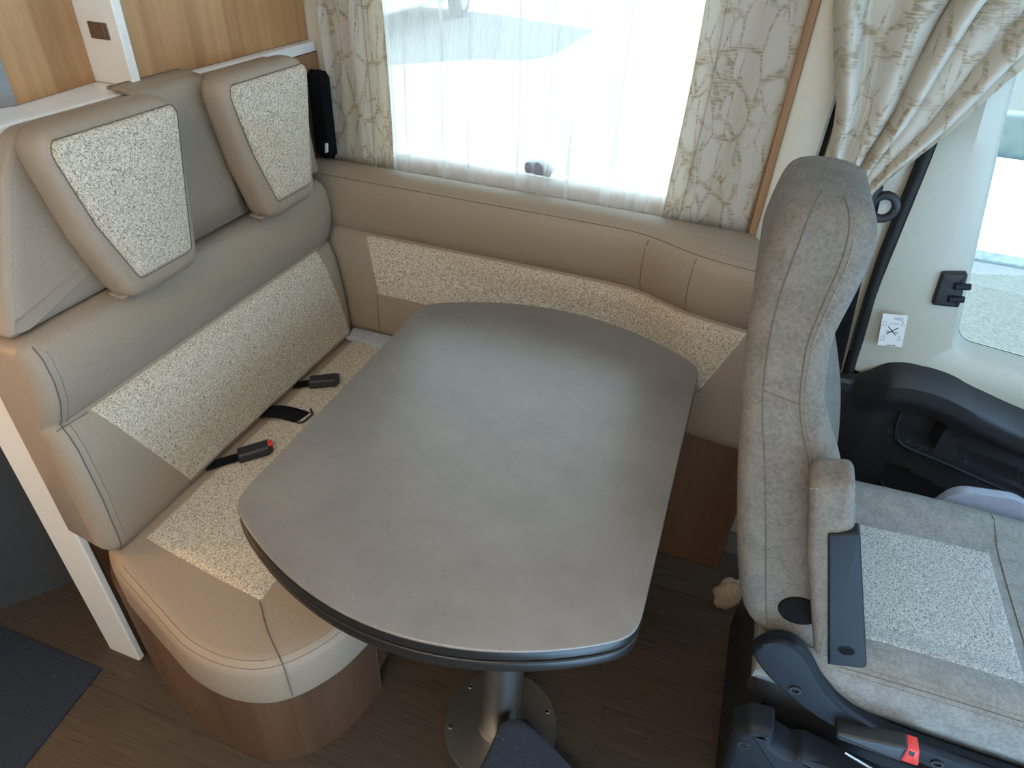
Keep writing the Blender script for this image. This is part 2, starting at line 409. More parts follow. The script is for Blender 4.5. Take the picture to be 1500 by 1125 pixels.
# roof with roof light opening (x -0.75..-0.05, y -0.1..0.5), aisle wall with door opening, rear wall
ce = bpy.data.objects.new('ceiling', None); COL.objects.link(ce); ce.location = (0, 0, 2.05); struct(ce, 'white ceiling with a roof light', 'ceiling')
for a, b in (((-1.9, -1.0, 2.05), (-0.50, 1.58, 2.1)), ((-0.15, -1.0, 2.05), (1.75, 1.58, 2.1)), ((-0.50, 0.30, 2.05), (-0.15, 1.58, 2.1)), ((-0.50, -1.0, 2.05), (-0.15, 0.05, 2.1))):
    box('ceiling_panel', a, b, WHITE, ce)
wa = bpy.data.objects.new('wall_aisle', None); COL.objects.link(wa); struct(wa, 'pale wall across the aisle', 'wall')
box('wall_panel', (-1.9, -1.05, 0), (-0.4, -1.0, 2.05), CREAM, wa); box('wall_panel', (-0.4, -1.05, 0), (1.75, -1.0, 2.05), CREAM, wa)
struct(box('wall_dashboard', (1.70, -1.0, 0), (1.75, 1.58, 0.95), BLACK), 'black dashboard wall below the windscreen', 'wall')
struct(box('wall_header', (1.70, -1.0, 1.45), (1.75, 1.58, 2.05), CREAM), 'unseen cream header lowered over the windscreen to limit cab light', 'wall')  # deep header added to narrow the windscreen and cut cab light
struct(box('wall_rear', (-1.95, -1.05, 0), (-1.9, 1.58, 2.05), CREAM))

# ------------------------------------------------------------------ outside
struct(mesh('ground', [(-40, 1.7, -.62), (40, 1.7, -.62), (40, 60, -.62), (-40, 60, -.62), (-40, 1.7, -.9), (40, 1.7, -.9), (40, 60, -.9), (-40, 60, -.9)], [(0, 1, 2, 3), (7, 6, 5, 4), (0, 4, 5, 1), (1, 5, 6, 2), (2, 6, 7, 3), (3, 7, 4, 0)], GROUND, smooth=False), 'sunlit pale asphalt outside the windows', 'ground')

kb = box('kerb', (0.9, 5.66, -0.62), (14, 5.82, -0.52), GRAVEL, r=.02); tag(kb, 'pale concrete kerb outside the cab door window', 'kerb')
gv = box('gravel_bed', (0.9, 5.83, -0.62), (14, 8.6, -0.56), GRAVEL); tag(gv, 'sunlit pale gravel strip beyond the kerb', 'gravel'); 
lw = box('garden_wall', (0.9, 8.7, -0.62), (14, 8.95, -0.15), plain('grey concrete', (.20, .215, .21), .9, var=.15, scale=9), r=.02); tag(lw, 'low grey concrete wall beyond the gravel strip', 'wall')
vn = thing('parked_van', (-7.1, 12.2, -.62), 'white parked van outside, dimly seen through the sheer curtain', 'van')
VP_ = [(9.6, -.25, .1), (9.55, .35, .15), (10.6, .62, .1), (11.3, 1.75, .25), (12.0, 2.0, .1), (15.0, 2.0, .15), (15.1, -.25, .1)]
vo = dense(fillet(VP_, 5), .3)
slab('body', vo, -8.1, -6.0, .12, lambda u, v, w_: (w_, u, v), EDGEWHITE, vn, rings=1, rb=.12)
slab('side_window', fillet([(11.1, .85, .05), (11.55, 1.6, .08), (12.3, 1.6, .06), (12.3, .85, .05)], 4), -6.01, -5.985, .01, lambda u, v, w_: (w_, u, v), BLACK, vn, rings=1)
slab('bumper', fillet([(9.5, -.32, .05), (9.5, -.05, .05), (10.0, -.05, .03), (10.0, -.32, .03)], 4), -8.12, -5.98, .05, lambda u, v, w_: (w_, u, v), CHARCOAL, vn, rings=1, rb=.05)
for yy in (10.45, 14.1):
    for x0_ in (-8.08, -6.22):
        wh = slab('wheel', [(yy + .33 * math.cos(2 * math.pi * k / 32), -.285 + .33 * math.sin(2 * math.pi * k / 32)) for k in range(32)], x0_, x0_ + .23, .05, lambda u, v, w_: (w_, u, v), GASKET, vn, rings=1, rb=.05)
        slab('hub_cap', [(yy + .2 * math.cos(2 * math.pi * k / 24), -.285 + .2 * math.sin(2 * math.pi * k / 24)) for k in range(24)], x0_ + .2, x0_ + .24, .02, lambda u, v, w_: (w_, u, v), STEEL, wh, rings=1)

# ================================================================== PARTITION BEHIND THE BENCH
pt = thing('partition', (-1.09, 1.0, 0), 'low white partition with a white end board and shelf top behind the bench', 'partition')
box('end_board', (-1.147, 0.555, 0), (-1.058, 0.572, 1.165), WHITE, pt, r=0.003)
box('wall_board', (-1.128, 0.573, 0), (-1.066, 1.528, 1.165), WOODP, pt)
slab('shelf', fillet([(-1.20, 0.50, .01), (-1.035, 0.50, .02), (-1.035, 1.526, .004), (-1.20, 1.526, .004)]), 1.167, 1.188, 0.003, XY, EDGEWHITE, pt)
mesh('bracket', *loft([[(x, 1.38, 1.165), (x, 1.524, 1.165), (x, 1.524, 1.13), (x, 1.46, 1.06), (x, 1.38, 1.06)] for x in (-1.064, -1.034)]), TRIMWOOD, pt, False)
wp = thing('wood_panel', (-1.12, 0.88, 1.19), 'walnut cabinet panel left of the narrow white board', 'cabinet panel')
lofto('board', [[(-1.108, 0.795, z), (-1.13, 0.968, z), (-1.145, 0.968, z), (-1.123, 0.79, z)] for z in (1.189, 2.04)], WOODV, wp)
lofto('edge_strip', [[(-1.1075, 0.7945, z), (-1.1235, 0.7890, z), (-1.130, 0.765, z), (-1.118, 0.762, z)] for z in (1.189, 2.04)], plain('grey edge', (.22, .225, .23), .5), wp)
wb = thing('white_board', (-1.09, 0.975, 1.19), 'narrow white upright board with a small brown push latch', 'board')
box('board', (-1.14, 0.969, 1.189), (-1.043, 0.988, 2.04), WHITE, wb, r=0.0025)
la = box('push_latch', (-1.108, 0.9665, 1.262), (-1.067, 0.9695, 1.288), BROWN, wb, r=0.001)
box('thumb_tab', (-1.101, 0.9650, 1.265), (-1.073, 0.9668, 1.285), BROWN, la, r=0.0008)
wr = thing('wood_panel', (-1.06, 1.25, 1.19), 'walnut cabinet door standing on the shelf behind the headrest by the window', 'cabinet panel')
box('door', (-1.075, 0.992, 1.189), (-1.056, 1.526, 2.04), WOODV, wr, r=0.002)
bl = thing('dark_panel', (-1.44, 0.6, 0), 'dark grey cabinet front at the left edge behind the white end board', 'cabinet')
d = Vector((.089, .119, 0)).normalized(); q0 = Vector((-1.434, .600, 0))
pa, pb = q0 - d * .9, q0 + d * .45; nn = Vector((-d.y, d.x, 0)) * .03
lofto('front', [[(pa.x, pa.y, z), (pb.x, pb.y, z), (pb.x + nn.x, pb.y + nn.y, z), (pa.x + nn.x, pa.y + nn.y, z)] for z in (0.0, 2.04)], DGREY, bl)
pc = thing('dark_block', (-1.05, 1.47, 0.9), 'black block filling the dark gap between headrest and left curtain', 'belt cover')  # black block put in to fill the dark gap beside the headrest
box('housing', (-1.030, 1.455, 0.93), (-0.975, 1.488, 1.135), BLACKSOFT, pc, r=0.012)
slab('guide', fillet([(-.995, .945, .004), (-.987, .950, .004), (-.984, .972, .004), (-.992, .972, .004)], 4), -1.4545, -1.449, .002, lambda u, v, w_: (u, -w_, v), EDGEWHITE, pc)

# ================================================================== BENCH
bb = thing('bench', (-0.75, 0.95, 0), 'curved walnut plinth carrying the bench seat', 'bench base')
PL = [(-1.055, 0.60), (-1.0, 0.548), (-.90, .508), (-.80, .482), (-.70, .470), (-.62, .485), (-.56, .530), (-.52, .60), (-.500, .695)]
plan = spl([(x, y, 0) for x, y in PL], 5)
ring = [(p[0], p[1]) for p in plan] + [(-0.515, .695), (-.53, .62), (-.57, .545), (-.63, .50), (-.70, .486), (-.80, .498), (-.90, .524), (-1.0, .562), (-1.05, .615)]
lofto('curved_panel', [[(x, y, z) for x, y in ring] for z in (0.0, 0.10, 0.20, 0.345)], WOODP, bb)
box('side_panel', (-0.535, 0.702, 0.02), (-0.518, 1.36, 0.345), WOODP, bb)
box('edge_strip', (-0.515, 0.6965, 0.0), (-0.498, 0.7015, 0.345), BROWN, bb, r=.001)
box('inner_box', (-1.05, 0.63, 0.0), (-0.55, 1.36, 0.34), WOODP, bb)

seat = thing('bench_cushion', (-0.72, 0.9, 0.35), 'taupe seat cushion of the bench with a beige tweed centre and rounded end', 'cushion')
SO = [(-1.03, 0.62), (-.985, .560), (-.925, .515), (-.85, .485), (-.775, .458), (-.70, .432), (-.64, .424), (-.59, .428), (-.545, .443), (-.51, .470), (-.48, .510), (-.455, .565), (-.44, .65), (-.435, .80), (-.435, 1.1), (-.435, 1.34), (-.47, 1.385), (-.70, 1.39), (-1.0, 1.39), (-1.03, 1.36), (-1.03, .95)]
so = [(p[0], p[1]) for p in spl([(x, y, 0) for x, y in SO], 5, True)]
slab('cover', so, 0.347, 0.462, 0.03, XY, LEATHER, seat, dome=0.004, rb=0.012, seg=6)
si = inset(so, 0.006)
top = [(x, y, 0.4595) for x, y in si]
i0 = min(range(len(so)), key=lambda i: (so[i][0] + .915) ** 2 + (so[i][1] - .512) ** 2)
i1 = min(range(len(so)), key=lambda i: (so[i][0] + .435) ** 2 + (so[i][1] - 1.1) ** 2)
pth = [(x, y, 0.4505) for x, y in inset(so, 0.0075)][i0:i1]
tube('seam', pth, 0.0010, SEAM, seat)
stitches('stitching', [(x, y, z + .008) for (x, y), z in zip(inset(so, 0.0165), [0.4515] * len(so))][i0:i1], THREAD, seat)
# cross seam at the rounded end
cs = [(-.622, .548, .4655), (-.575, .505, .4645), (-.53, .4735, .4605), (-.516, .464, .452), (-.512, .461, .425), (-.512, .462, .37)]
tube('cross_seam', spl(cs, 6), 0.0010, SEAM, seat)
def sp(s, t):
    x = -.915 + s * .295; yn = .588 - s * .04; return (x, yn + t * (1.385 - yn), 0.465 + .003 * math.sin(math.pi * s)), (0, 0, 1)
patch('tweed_panel', sp, 50, 130, TWEED, seat, rise=0.003, sink=0.004)
cp = thing('corner_pad', (-0.72, 1.37, 0.46), 'small pale grey cloth strip on the seat in the bench corner', 'seat pad')
slab('pad', fillet([(-.93, 1.345, .01), (-.60, 1.315, .01), (-.60, 1.398, .005), (-.93, 1.398, .005)]), 0.47, 0.482, 0.006, XY, tweed('pale grey weave', (.15, .15, .15), (.38, .38, .38), (.6, .6, .6)), cp)

XF = [(.45, -.945), (.462, -.932), (.49, -.922), (.6, -.929), (.70, -.944), (.735, -.956), (.748, -.967), (.76, -.958), (.80, -.944), (.84, -.941), (.88, -.948), (.90, -.962), (.908, -.985)]
def xf(z): return interp(XF, z)
back = thing('back_cushion', (-1.0, 0.95, 0.46), 'long taupe lower back cushion of the bench with a slanted tweed panel', 'cushion')
def back_ring(y, ins):
    zs = [.466, .475, .49, .54, .60, .65, .70, .735, .742, .748, .754, .76, .775, .80, .84, .88, .892, .90, .906, .909]
    near = max(0, (0.60 - y)); shift = 0
    f_ = []
    for z in zs:
        zz = max(.466 + ins * .6, min(.909 - ins * .8, z)); yy = y + (z - .466) * .06 * max(0, min(1, (0.80 - y) / 0.25))
        f_.append((xf(z) - ins, yy, zz))
    b_ = [(-1.058, y + .02 * max(0, min(1, (0.8 - y) / .25)), z) for z in (.905, .75, .60, .466)]
    return f_ + b_
ys = [(0.528, .034), (0.530, .022), (0.536, .011), (0.546, .004), (0.560, 0)] + [(.58 + i * .04, 0) for i in range(20)] + [(1.365, .001), (1.378, .006), (1.386, .016), (1.389, .03)]
lofto('cover', [back_ring(y, i) for y, i in ys], LEATHER, back, auto=70)
def bp(s, t):
    z = .480 + t * (.747 - .480); ya = .730 + (.612 - .730) * t; yb = 1.366 + (1.318 - 1.366) * t
    return (xf(z), ya + s * (yb - ya), z), (1, 0, 0.05)
patch('tweed_panel', bp, 130, 50, TWEED, back, rise=0.004, sink=0.006)
stitches('stitching', [(xf(z) + .0015, .558 + (z - .466) * .058, z) for z in [.48 + i * .01 for i in range(42)]], THREAD, back)
tube('side_seam', [(xf(z) - .001, .547 + (z - .466) * .058, z) for z in [.47 + i * .01 for i in range(44)]], .0009, SEAM, back)
for a, b, c in ((('TL'), (.612, .742), (.552, .745)), ('BL', (.730, .480), (.735, .466)), ('BR', (1.366, .480), (1.378, .467)), ('TR', (1.318, .742), (1.39, .748))):
    tube('panel_seam', [(xf(b[1] + (c[1] - b[1]) * t) + .0006, b[0] + (c[0] - b[0]) * t, b[1] + (c[1] - b[1]) * t) for t in (0, .25, .5, .75, 1)], .0008, SEAM, back)

up = thing('upper_back_cushion', (-1.02, 1.0, 0.91), 'taupe upper back cushion behind the two headrests', 'cushion')
UO = fillet([(.555, .912, .012), (1.402, .912, .012), (1.400, 1.02, .05), (1.372, 1.12, .05), (1.33, 1.186, .03), (.70, 1.186, .05), (.655, 1.13, .06), (.585, .99, .06)], 5)
fu = lambda u, v, w_: (-1.031 + (.056 - (v - .91) * .10) * w_ / .085 + max(0, w_ - .085), u, v)
slab('cover', dense(UO, .03), 0.0, 0.085, 0.028, fu, LEATHER, up, dome=0.006, seg=5)
su = [fu(u, v, .079) for u, v in inset(dense(UO, .03), .012)]
stitches('stitching', su + [su[0]], THREAD, up)
fo = thing('strap_flap', (-1.03, 1.0, 1.19), 'taupe flap folded over the shelf edge between the two headrests', 'flap')
def flap(s, t):
    y = .925 + s * .165; a = t
    pts = [(-.9665, .925), (-.990, 1.168), (-1.004, 1.190), (-1.030, 1.195), (-1.056, 1.195)]
    q = a * 4; i = min(3, int(q)); k = q - i
    return (pts[i][0] + (pts[i + 1][0] - pts[i][0]) * k, y + (.0 if s else .0) + .02 * (1 - t) * (s - .5), pts[i][1] + (pts[i + 1][1] - pts[i][1]) * k)
grid('cloth', flap, 8, 16, LEATHER, fo, solid=0.005)
tube('hem', [flap(s / 8, 1) for s in range(9)], .0035, LEATHER, fo)
stitches('stitching', [tuple(Vector(flap(s / 8, .93)) + Vector((0, 0, .004))) for s in range(9)], SEAM, fo)

def headrest(dy, label):
    h = thing('headrest', (-1.0, 0.795 + dy, 0.905), label, 'headrest', 'headrests of the bench')
    o = fillet([(.722, .914, .04), (.880, .914, .04), (.905, 1.03, .10), (.935, 1.205, .045), (.655, 1.205, .045), (.685, 1.03, .10)], 6)
    o = dense([(u + dy, v) for u, v in o], .02)
    fh = lambda u, v, w_: (-.995 + w_ - (v - .91) * .055 * (1 if w_ > .05 else .8), u, v)
    slab('cover', o, 0.03, 0.10, 0.026, fh, LEATHER, h, dome=0.002, rb=.02)
    f = fillet([(.742, .952, .012), (.862, .952, .014), (.888, 1.06, .10), (.917, 1.178, .03), (.910, 1.190, .02), (.680, 1.190, .03), (.674, 1.172, .03), (.700, 1.06, .10)], 6)
    f = dense([(u + dy, v) for u, v in f], .02)
    slab('tweed_panel', f, 0.092, 0.1065, 0.011, fh, TWEED, h, dome=0.009, rings=6)
    g = [fh(u, v, .1000) for u, v in inset(f, -.001)]; tube('piping', g, .0008, SEAM, h, closed=True)
    g = [fh(u, v, .0945) for u, v in inset(o, .0115)]; stitches('stitching', g + [g[0]], THREAD, h)
    def fl_(s, t): return (-.965 + .03 * t + .004 * math.sin(s * 3.1), .725 + dy + s * .155, .9165 - t * .004)
    grid('lower_flap', fl_, 8, 4, LEATHER, h, solid=.004)
    return h
headrest(0.0, 'headrest with tweed face at the aisle end of the bench')
headrest(0.378, 'headrest with tweed face beside the window curtain')

# wall cushion curving into the room on the right
FP = [(-1.03, 1.402), (-.93, 1.401), (-.75, 1.40), (-.55, 1.40), (-.35, 1.40), (-.22, 1.398), (-.16, 1.388), (-.10, 1.360), (-.04, 1.333), (.03, 1.316), (.10, 1.305), (.17, 1.300)]
BPn = [(-1.03, 1.487), (-.93, 1.487), (-.75, 1.487), (-.55, 1.487), (-.35, 1.487), (-.24, 1.487), (-.18, 1.487), (-.12, 1.487), (-.07, 1.487), (-.02, 1.487), (.015, 1.487), (.042, 1.482)]
fpl = spl([(*p, 0) for p in FP], 4); bpl = spl([(*p, 0) for p in BPn], 4)
DF = [(.45, -.02), (.462, -.008), (.49, 0), (.6, .003), (.74, -.002), (.762, -.008), (.771, -.017), (.780, -.008), (.80, .001), (.85, .007), (.885, .003), (.902, -.006), (.912, -.02)]
def frontpt(i, z, off=0.0):
    f = Vector(fpl[i]); b = Vector(bpl[i]); a = Vector(fpl[max(0, i - 1)]); c = Vector(fpl[min(len(fpl) - 1, i + 1)])
    t = (c - a).normalized(); n = Vector((t.y, -t.x, 0))
    return f + n * (interp(DF, z) + off) + Vector((0, 0, z)), n
side = thing('side_cushion', (-0.45, 1.46, 0.455), 'taupe wall cushion under the window with a tweed band, curving out at the right', 'cushion')
def side_ring(i):
    f = Vector(fpl[i]); b = Vector(bpl[i]); fs_ = [tuple(frontpt(i, z)[0]) for z in (.455, .462, .49, .55, .6, .68, .74, .755, .763, .771, .779, .787, .80, .82, .85, .885, .897, .904, .909, .912)]
    tp = []
    for k, z in ((.35, .921), (.6, .926), (.85, .926), (.95, .921), (1, .908)):
        p = f.lerp(b, k); p.z = z; tp.append(tuple(p))
    bt = [(b.x, b.y, .6), (b.x, b.y, .455)]
    return fs_ + tp + bt
lofto('cover', [side_ring(i) for i in range(len(fpl))], LEATHER, side, auto=70)
NF = len(fpl)
def fidx(x):
    for i in range(NF - 1):
        if fpl[i + 1][0] >= x: return i, (x - fpl[i][0]) / (fpl[i + 1][0] - fpl[i][0])
    return NF - 2, 1.0
def fx(x, z, off=0.0):
    i, t = fidx(x); p, n = frontpt(i, z, off); q, m = frontpt(i + 1, z, off); return p.lerp(q, t), n.lerp(m, t)
def wp_(s, t):
    z = .602 + t * (.769 - .602); xa = -.846 + (-.876 + .846) * t; xb = .035 + (.098 - .035) * t
    p, n = fx(xa + s * (xb - xa), z); return tuple(p), tuple(n)
patch('tweed_panel', wp_, 180, 36, TWEED, side, rise=0.004, sink=0.006)
stitches('stitching', [tuple(fx(-1.0 + i * .01, .9115, -.012)[0] + Vector((0, 0, .004))) for i in range(116)], THREAD, side)
tube('top_seam', [tuple(fx(-1.0 + i * .01, .9065, .0)[0]) for i in range(116)], .0009, SEAM, side)
for x in (-.155, -.045):
    tube('cross_seam', [tuple(fx(x + (.771 - z) * .0, z, .0005)[0]) for z in [.772 + k * .01 for k in range(14)]], .0009, SEAM, side)
tube('panel_seam', [tuple(fx(-.846 - t * .004, .602 - t * .14, .0008)[0]) for t in [i / 8 for i in range(9)]], .0008, SEAM, side)
tube('panel_seam', [tuple(fx(.035 - t * .09, .602 - t * .10, .0008)[0]) for t in [i / 8 for i in range(9)]], .0008, SEAM, side)
pl2 = thing('side_plinth', (-0.15, 1.44, 0), 'dark walnut plinth under the window cushion behind the table', 'plinth')
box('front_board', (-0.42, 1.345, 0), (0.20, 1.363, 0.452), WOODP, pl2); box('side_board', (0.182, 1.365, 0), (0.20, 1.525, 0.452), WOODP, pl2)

# ================================================================== BENCH BELTS
def buckle(label, x, y, ang, red):
    b = thing('belt_buckle', (x, y, .468), label, 'seat belt buckle', 'belt buckles on the bench')
    ca, sa = math.cos(ang), math.sin(ang)
    def T(u, v, w_): return (x + u * ca - v * sa, y + u * sa + v * ca, .4668 + w_ + u * .10)
    o = fillet([(-.005, -.016, .006), (.060, -.016, .006), (.070, -.006, .004), (.070, .008, .004), (.062, .016, .005), (-.005, .016, .006)], 4)
    slab('housing', o, 0.002, 0.026, 0.007, T, BLACK, b, rb=.004)
    o2 = fillet([(.060, -.012, .002), (.0705, -.006, .002), (.0705, .006, .002), (.060, .012, .002)], 3)
    slab('release_button', o2, .008, .0275, .003, T, RED if red else BLACK, b)
    s_ = [[T(u, v, w_) for v, w_ in ((-.011, .008), (.011, .008), (.011, .013), (-.011, .013))] for u in (-.072, -.03, -.003)]
    lofto('stalk', s_, BLACKSOFT, b); return b
buckle('black belt buckle on the bench seat nearest the window wall', -.892, 1.125, .45, False)
buckle('black belt buckle with a red release button on the bench seat', -.882, .835, .75, True)
wbt = thing('belt_webbing', (-.87, .98, .466), 'black belt strap with a tongue lying between the two bench buckles', 'seat belt')
def wbf(s, t):
    x = -.945 + s * .115; return (x, .955 + t * .042 + s * .035, .4675 + .014 * math.sin(s * 3.1 + .3) + .004 * t)
grid('strap', wbf, 14, 4, BLACKSOFT, wbt, solid=.0022)
tube('tongue', [(-.838, .983, .474), (-.826, .988, .475), (-.820, 1.02, .478), (-.836, 1.035, .477)], .0028, BLACK, wbt)

# ================================================================== TABLE
tb = thing('dinette_table', (-0.215, 0.722, 0), 'grey stone-look dinette table with bowed ends on a metal pedestal', 'table')
xa, xb, cy = -.619, .017, .884
tp = []
for k in range(25):
    t = k / 24; x = xa + (xb - xa) * t; tp.append((x, .548 - .113 * (1 - (2 * t - 1) ** 2), 0.0 if 0 < k < 24 else 0.075))
for k in range(25):
    t = k / 24; x = xb + (xa - xb) * t; tp.append((x, 1.222 + .105 * (1 - (2 * t - 1) ** 2) + (.0 if True else 0), 0.0 if 0 < k < 24 else .075))
def round_ends(pts, r):
    """trim the corner points and round them with a true arc-like blend"""
    out = []; N = len(pts)
    for i, p in enumerate(pts):
        if p[2] <= 0: out.append(Vector(p[:2]))
        else: out.append(Vector(p[:2]))
    o = dense([tuple(p) for p in out], .006)
    # smooth corners by repeated averaging within r of each corner
    C = [Vector(p[:2]) for p in pts if p[2] > 0]
    P = [Vector(p) for p in o]
    for it in range(24):
        Q = []
        for i, p in enumerate(P):
            d_ = min((p - c).length for c in C)
            if d_ < r: Q.append(p * .5 + (P[i - 1] + P[(i + 1) % len(P)]) * .25)
            else: Q.append(p)
        P = Q
    return [(p.x, p.y) for p in P]
to = round_ends(tp, .055)
slab('tabletop', to, 0.7035, 0.72, 0.0022, XY, TABLE, tb, seg=3, rings=2)
slab('edge_band', inset(to, -.0004), 0.700, 0.7170, 0.001, XY, EDGEBLACK, tb, seg=2, rings=1)
slab('lower_leaf', inset(to, -.0015), 0.672, 0.6945, 0.003, XY, EDGEBLACK, tb, seg=3, rings=1, rb=.004)
slab('spacer', inset(to, .010), 0.690, 0.701, 0.001, XY, EDGEBLACK, tb, seg=2, rings=1)
lofto('column', [disc_ring((-.215, .722), r, z) for r, z in ((.050, .006), (.046, .012), (.042, .02), (.042, .40), (.042, .655))], STEEL, tb)
lofto('mount', [disc_ring((-.215, .722), r, z) for r, z in ((.09, .655), (.09, .674))], CHARCOAL, tb)
bpz = lofto('base_plate', [disc_ring((-.213, .722), r, z, 64) for r, z in ((.127, 0), (.127, .004), (.125, .0065), (.121, .007))], STEEL, tb)
for a in (205, 35, 125, 285, 150):
    x, y = -.213 + .111 * math.cos(math.radians(a)), .722 + .111 * math.sin(math.radians(a))
    lofto('screw', [disc_ring((x, y), r, z, 12) for r, z in ((.0065, .0065), (.0060, .0085), (.0035, .0095))], CHROME, bpz)

# ================================================================== MATS
m1 = slab('floor_mat', fillet([(-1.123, .509, .004), (-1.45, .507, .004), (-1.45, -.2, .01), (-1.02, -.2, .01), (-1.099, .285, 0)], 3), 0.0, .006, .002, XY, CARPET, None)
tag(m1, 'dark blue grey carpet mat on the floor at the lower left corner', 'mat')
def mat2(s, t):
    # fan from the raised tip at the column foot down to the floor towards the aisle
    L = Vector((-.195, .665, .12)).lerp(Vector((-.250, .38, .006)), t); Rr_ = Vector((-.150, .688, .12)).lerp(Vector((.36, .50, .006)), t ** .8)
    c = L.lerp(Rr_, s); bow = .035 * math.sin(math.pi * s) * math.sin(math.pi * min(1, t * 1.2))
    z = .12 * (1 - t) ** 1.5 + .005; return (c.x + bow * .4, c.y + bow, max(.005, z + .012 * math.sin(math.pi * s) * (1 - t)))
m2 = grid('floor_mat', mat2, 20, 24, CARPET, None, solid=.006)
tag(m2, 'dark blue grey carpet piece with its corner turned up against the table pedestal', 'mat')

# ================================================================== CURTAINS
def pan(name, x0, x1, yb, z0, z1, amp, nf, label, seed, skew=0.0, seam=None):
    r = random.Random(seed); ph = [r.uniform(0, 6.28) for _ in range(4)]
    def f(s, t):
        z = z0 + (z1 - z0) * t; x = x0 + (x1 - x0) * s + skew * (t - .0) * 1.0
        q = amp * (math.sin(2 * math.pi * nf * s + ph[0] + .25 * math.sin(t * 5)) * .7 + .3 * math.sin(2 * math.pi * nf * 2.1 * s + ph[1]))
        return (x + .004 * math.sin(t * 9 + ph[2]), yb + q, z)
    o = grid(name, f, 60, 24, CURTAIN, None, solid=.0012); tag(o, label, 'curtain', 'leaf print curtain panels'); return o, f
oL, fL = pan('window_curtain', -1.005, -.832, 1.501, .905, 1.95, .007, 1.6, 'beige leaf print curtain panel left of the window', 2)
oR, fR = pan('window_curtain', -.140, .046, 1.501, .905, 1.95, .006, 1.4, 'beige leaf print curtain panel right of the window', 5)
tube('fold_edge', [tuple(Vector(fL(.70, t / 20)) + Vector((0, -.002, 0))) for t in range(21)], .003, CURTAIN, oL)
tube('fold_edge', [tuple(Vector(fR(.22, t / 20)) + Vector((0, -.002, 0))) for t in range(21)], .002, CURTAIN, oR)
sr = random.Random(11)
folds = []
x = -.865
while x < -.11:
    folds.append((x, sr.uniform(.005, .010), sr.uniform(.004, .012), sr.uniform(-.025, .025), sr.uniform(0, 6), sr.choice((.35, .75, .95, 1.15)))); x += sr.uniform(.014, .042)
def shf(s, t):
    x = -.875 + s * .79; z = .912 + t * .95; y = 1.524; xo = x
    for fx0, wd, am, sk, ph, kk in folds:
        c = fx0 + sk * (1 - t) ** 1.3 + .005 * math.sin(t * 6 + ph); wq = wd * (1.25 - .55 * t); u = (x - c) / wq
        if abs(u) > 4: continue
        g = math.exp(-u * u); y -= am * g * (1.15 - .5 * t); xo -= 2.2 * kk * wq * u * g * (.75 + .35 * math.sin(t * 4 + ph))
    return (xo, y, z)
sh = grid('sheer_curtain', shf, 1000, 16, SHEER)
tag(sh, 'white translucent sheer curtain with narrow folds across the window', 'curtain')
rail = box('curtain_rail', (-1.05, 1.49, 1.95), (.046, 1.528, 1.975), WHITE); tag(rail, 'white curtain rail above the side window', 'rail')

# gathered cab curtain
def ctab(z): return interp([(.95, .165), (1.07, .175), (1.132, .152), (1.208, .143), (1.279, .117), (1.375, .083), (1.95, .065)], z), interp([(.95, .235), (1.073, .252), (1.187, .337), (1.295, .404), (1.95, .86)], z)
cr = random.Random(4); pht = [cr.uniform(-.8, .8) for _ in range(12)]
def cabc(s, t):
    z = .97 + .98 * t; a, b = ctab(z); wdt = b - a
    ss = s + .018 * math.sin(7 * s + 2 * t)
    nfold = 5.6; ph = 2 * math.pi * nfold * (ss + .045 * math.sin(9.0 * s + 1.0) + .02 * math.sin(23 * s)) + .5 * math.sin(3 * t + 5 * s)
    amp = .013 + .018 * min(1, max(0, (z - 1.08) / .25))
    y = 1.425 + amp * (math.sin(ph) + .35 * math.sin(2 * ph + 1)) * (.7 + .45 * math.sin(13 * s + 2)) - .02 * (1 - t)
    return (a + wdt * ss + .012 * math.cos(ph) * min(1, wdt / .25), y, z)
cc = grid('cab_curtain', cabc, 150, 40, CURTAIN, None, solid=.0012)
tag(cc, 'beige leaf print curtain gathered in deep folds beside the cab door', 'curtain')

# ================================================================== CAB DOOR
dr = bpy.data.objects.new('door_1', None); COL.objects.link(dr); dr.location = (.9, 1.5, 0.05); struct(dr, 'cab door with cream upper frame and black lower panel', 'door')
wi = fillet([(.528, .735, .06), (1.38, .655, .06), (1.30, 1.55, .08), (.372, 1.55, .05), (.418, 1.24, .3)], 8)
wi = dense(wi, .03)
ou = [(.355, .64), (1.55, .50), (1.55, 1.75), (.30, 1.75), (.336, 1.15), (.338, .85)]
def hit(c, p, poly):
    d_ = (Vector(p) - c); best = None
    for i in range(len(poly)):
        a, b = Vector(poly[i - 1]), Vector(poly[i]); e = b - a; den = d_.x * e.y - d_.y * e.x
        if abs(den) < 1e-9: continue
        t = ((a.x - c.x) * e.y - (a.y - c.y) * e.x) / den; u = ((a.x - c.x) * d_.y - (a.y - c.y) * d_.x) / den
        if t > 0 and -1e-6 <= u <= 1.000001 and (best is None or t < best): best = t
    return c + d_ * best
cw = Vector((.85, 1.05)); oo = [hit(cw, p, ou) for p in wi]; wi2 = inset(wi, .012)
mid = [Vector(a).lerp(b, .45) for a, b in zip(wi, oo)]
rgs = [[(p[0], 1.528, p[1]) for p in wi2], [(p[0], 1.50, p[1]) for p in inset(wi, .006)], [(p[0], 1.482, p[1]) for p in wi], [(p[0], 1.474, p[1]) for p in inset(wi, -.008)], [(p.x, 1.462, p.y) for p in mid], [(p.x, 1.478, p.y) for p in oo], [(p.x, 1.535, p.y) for p in oo], [(p[0], 1.535, p[1]) for p in wi2]]
lofto('upper_frame', rgs + [rgs[0]], DOORCREAM, dr, cap0=False, cap1=False, auto=35)
slab('glass', inset(wi, -.005), -1.534, -1.529, .001, lambda u, v, w_: (u, -w_, v), CARGLASS, dr, rings=1)
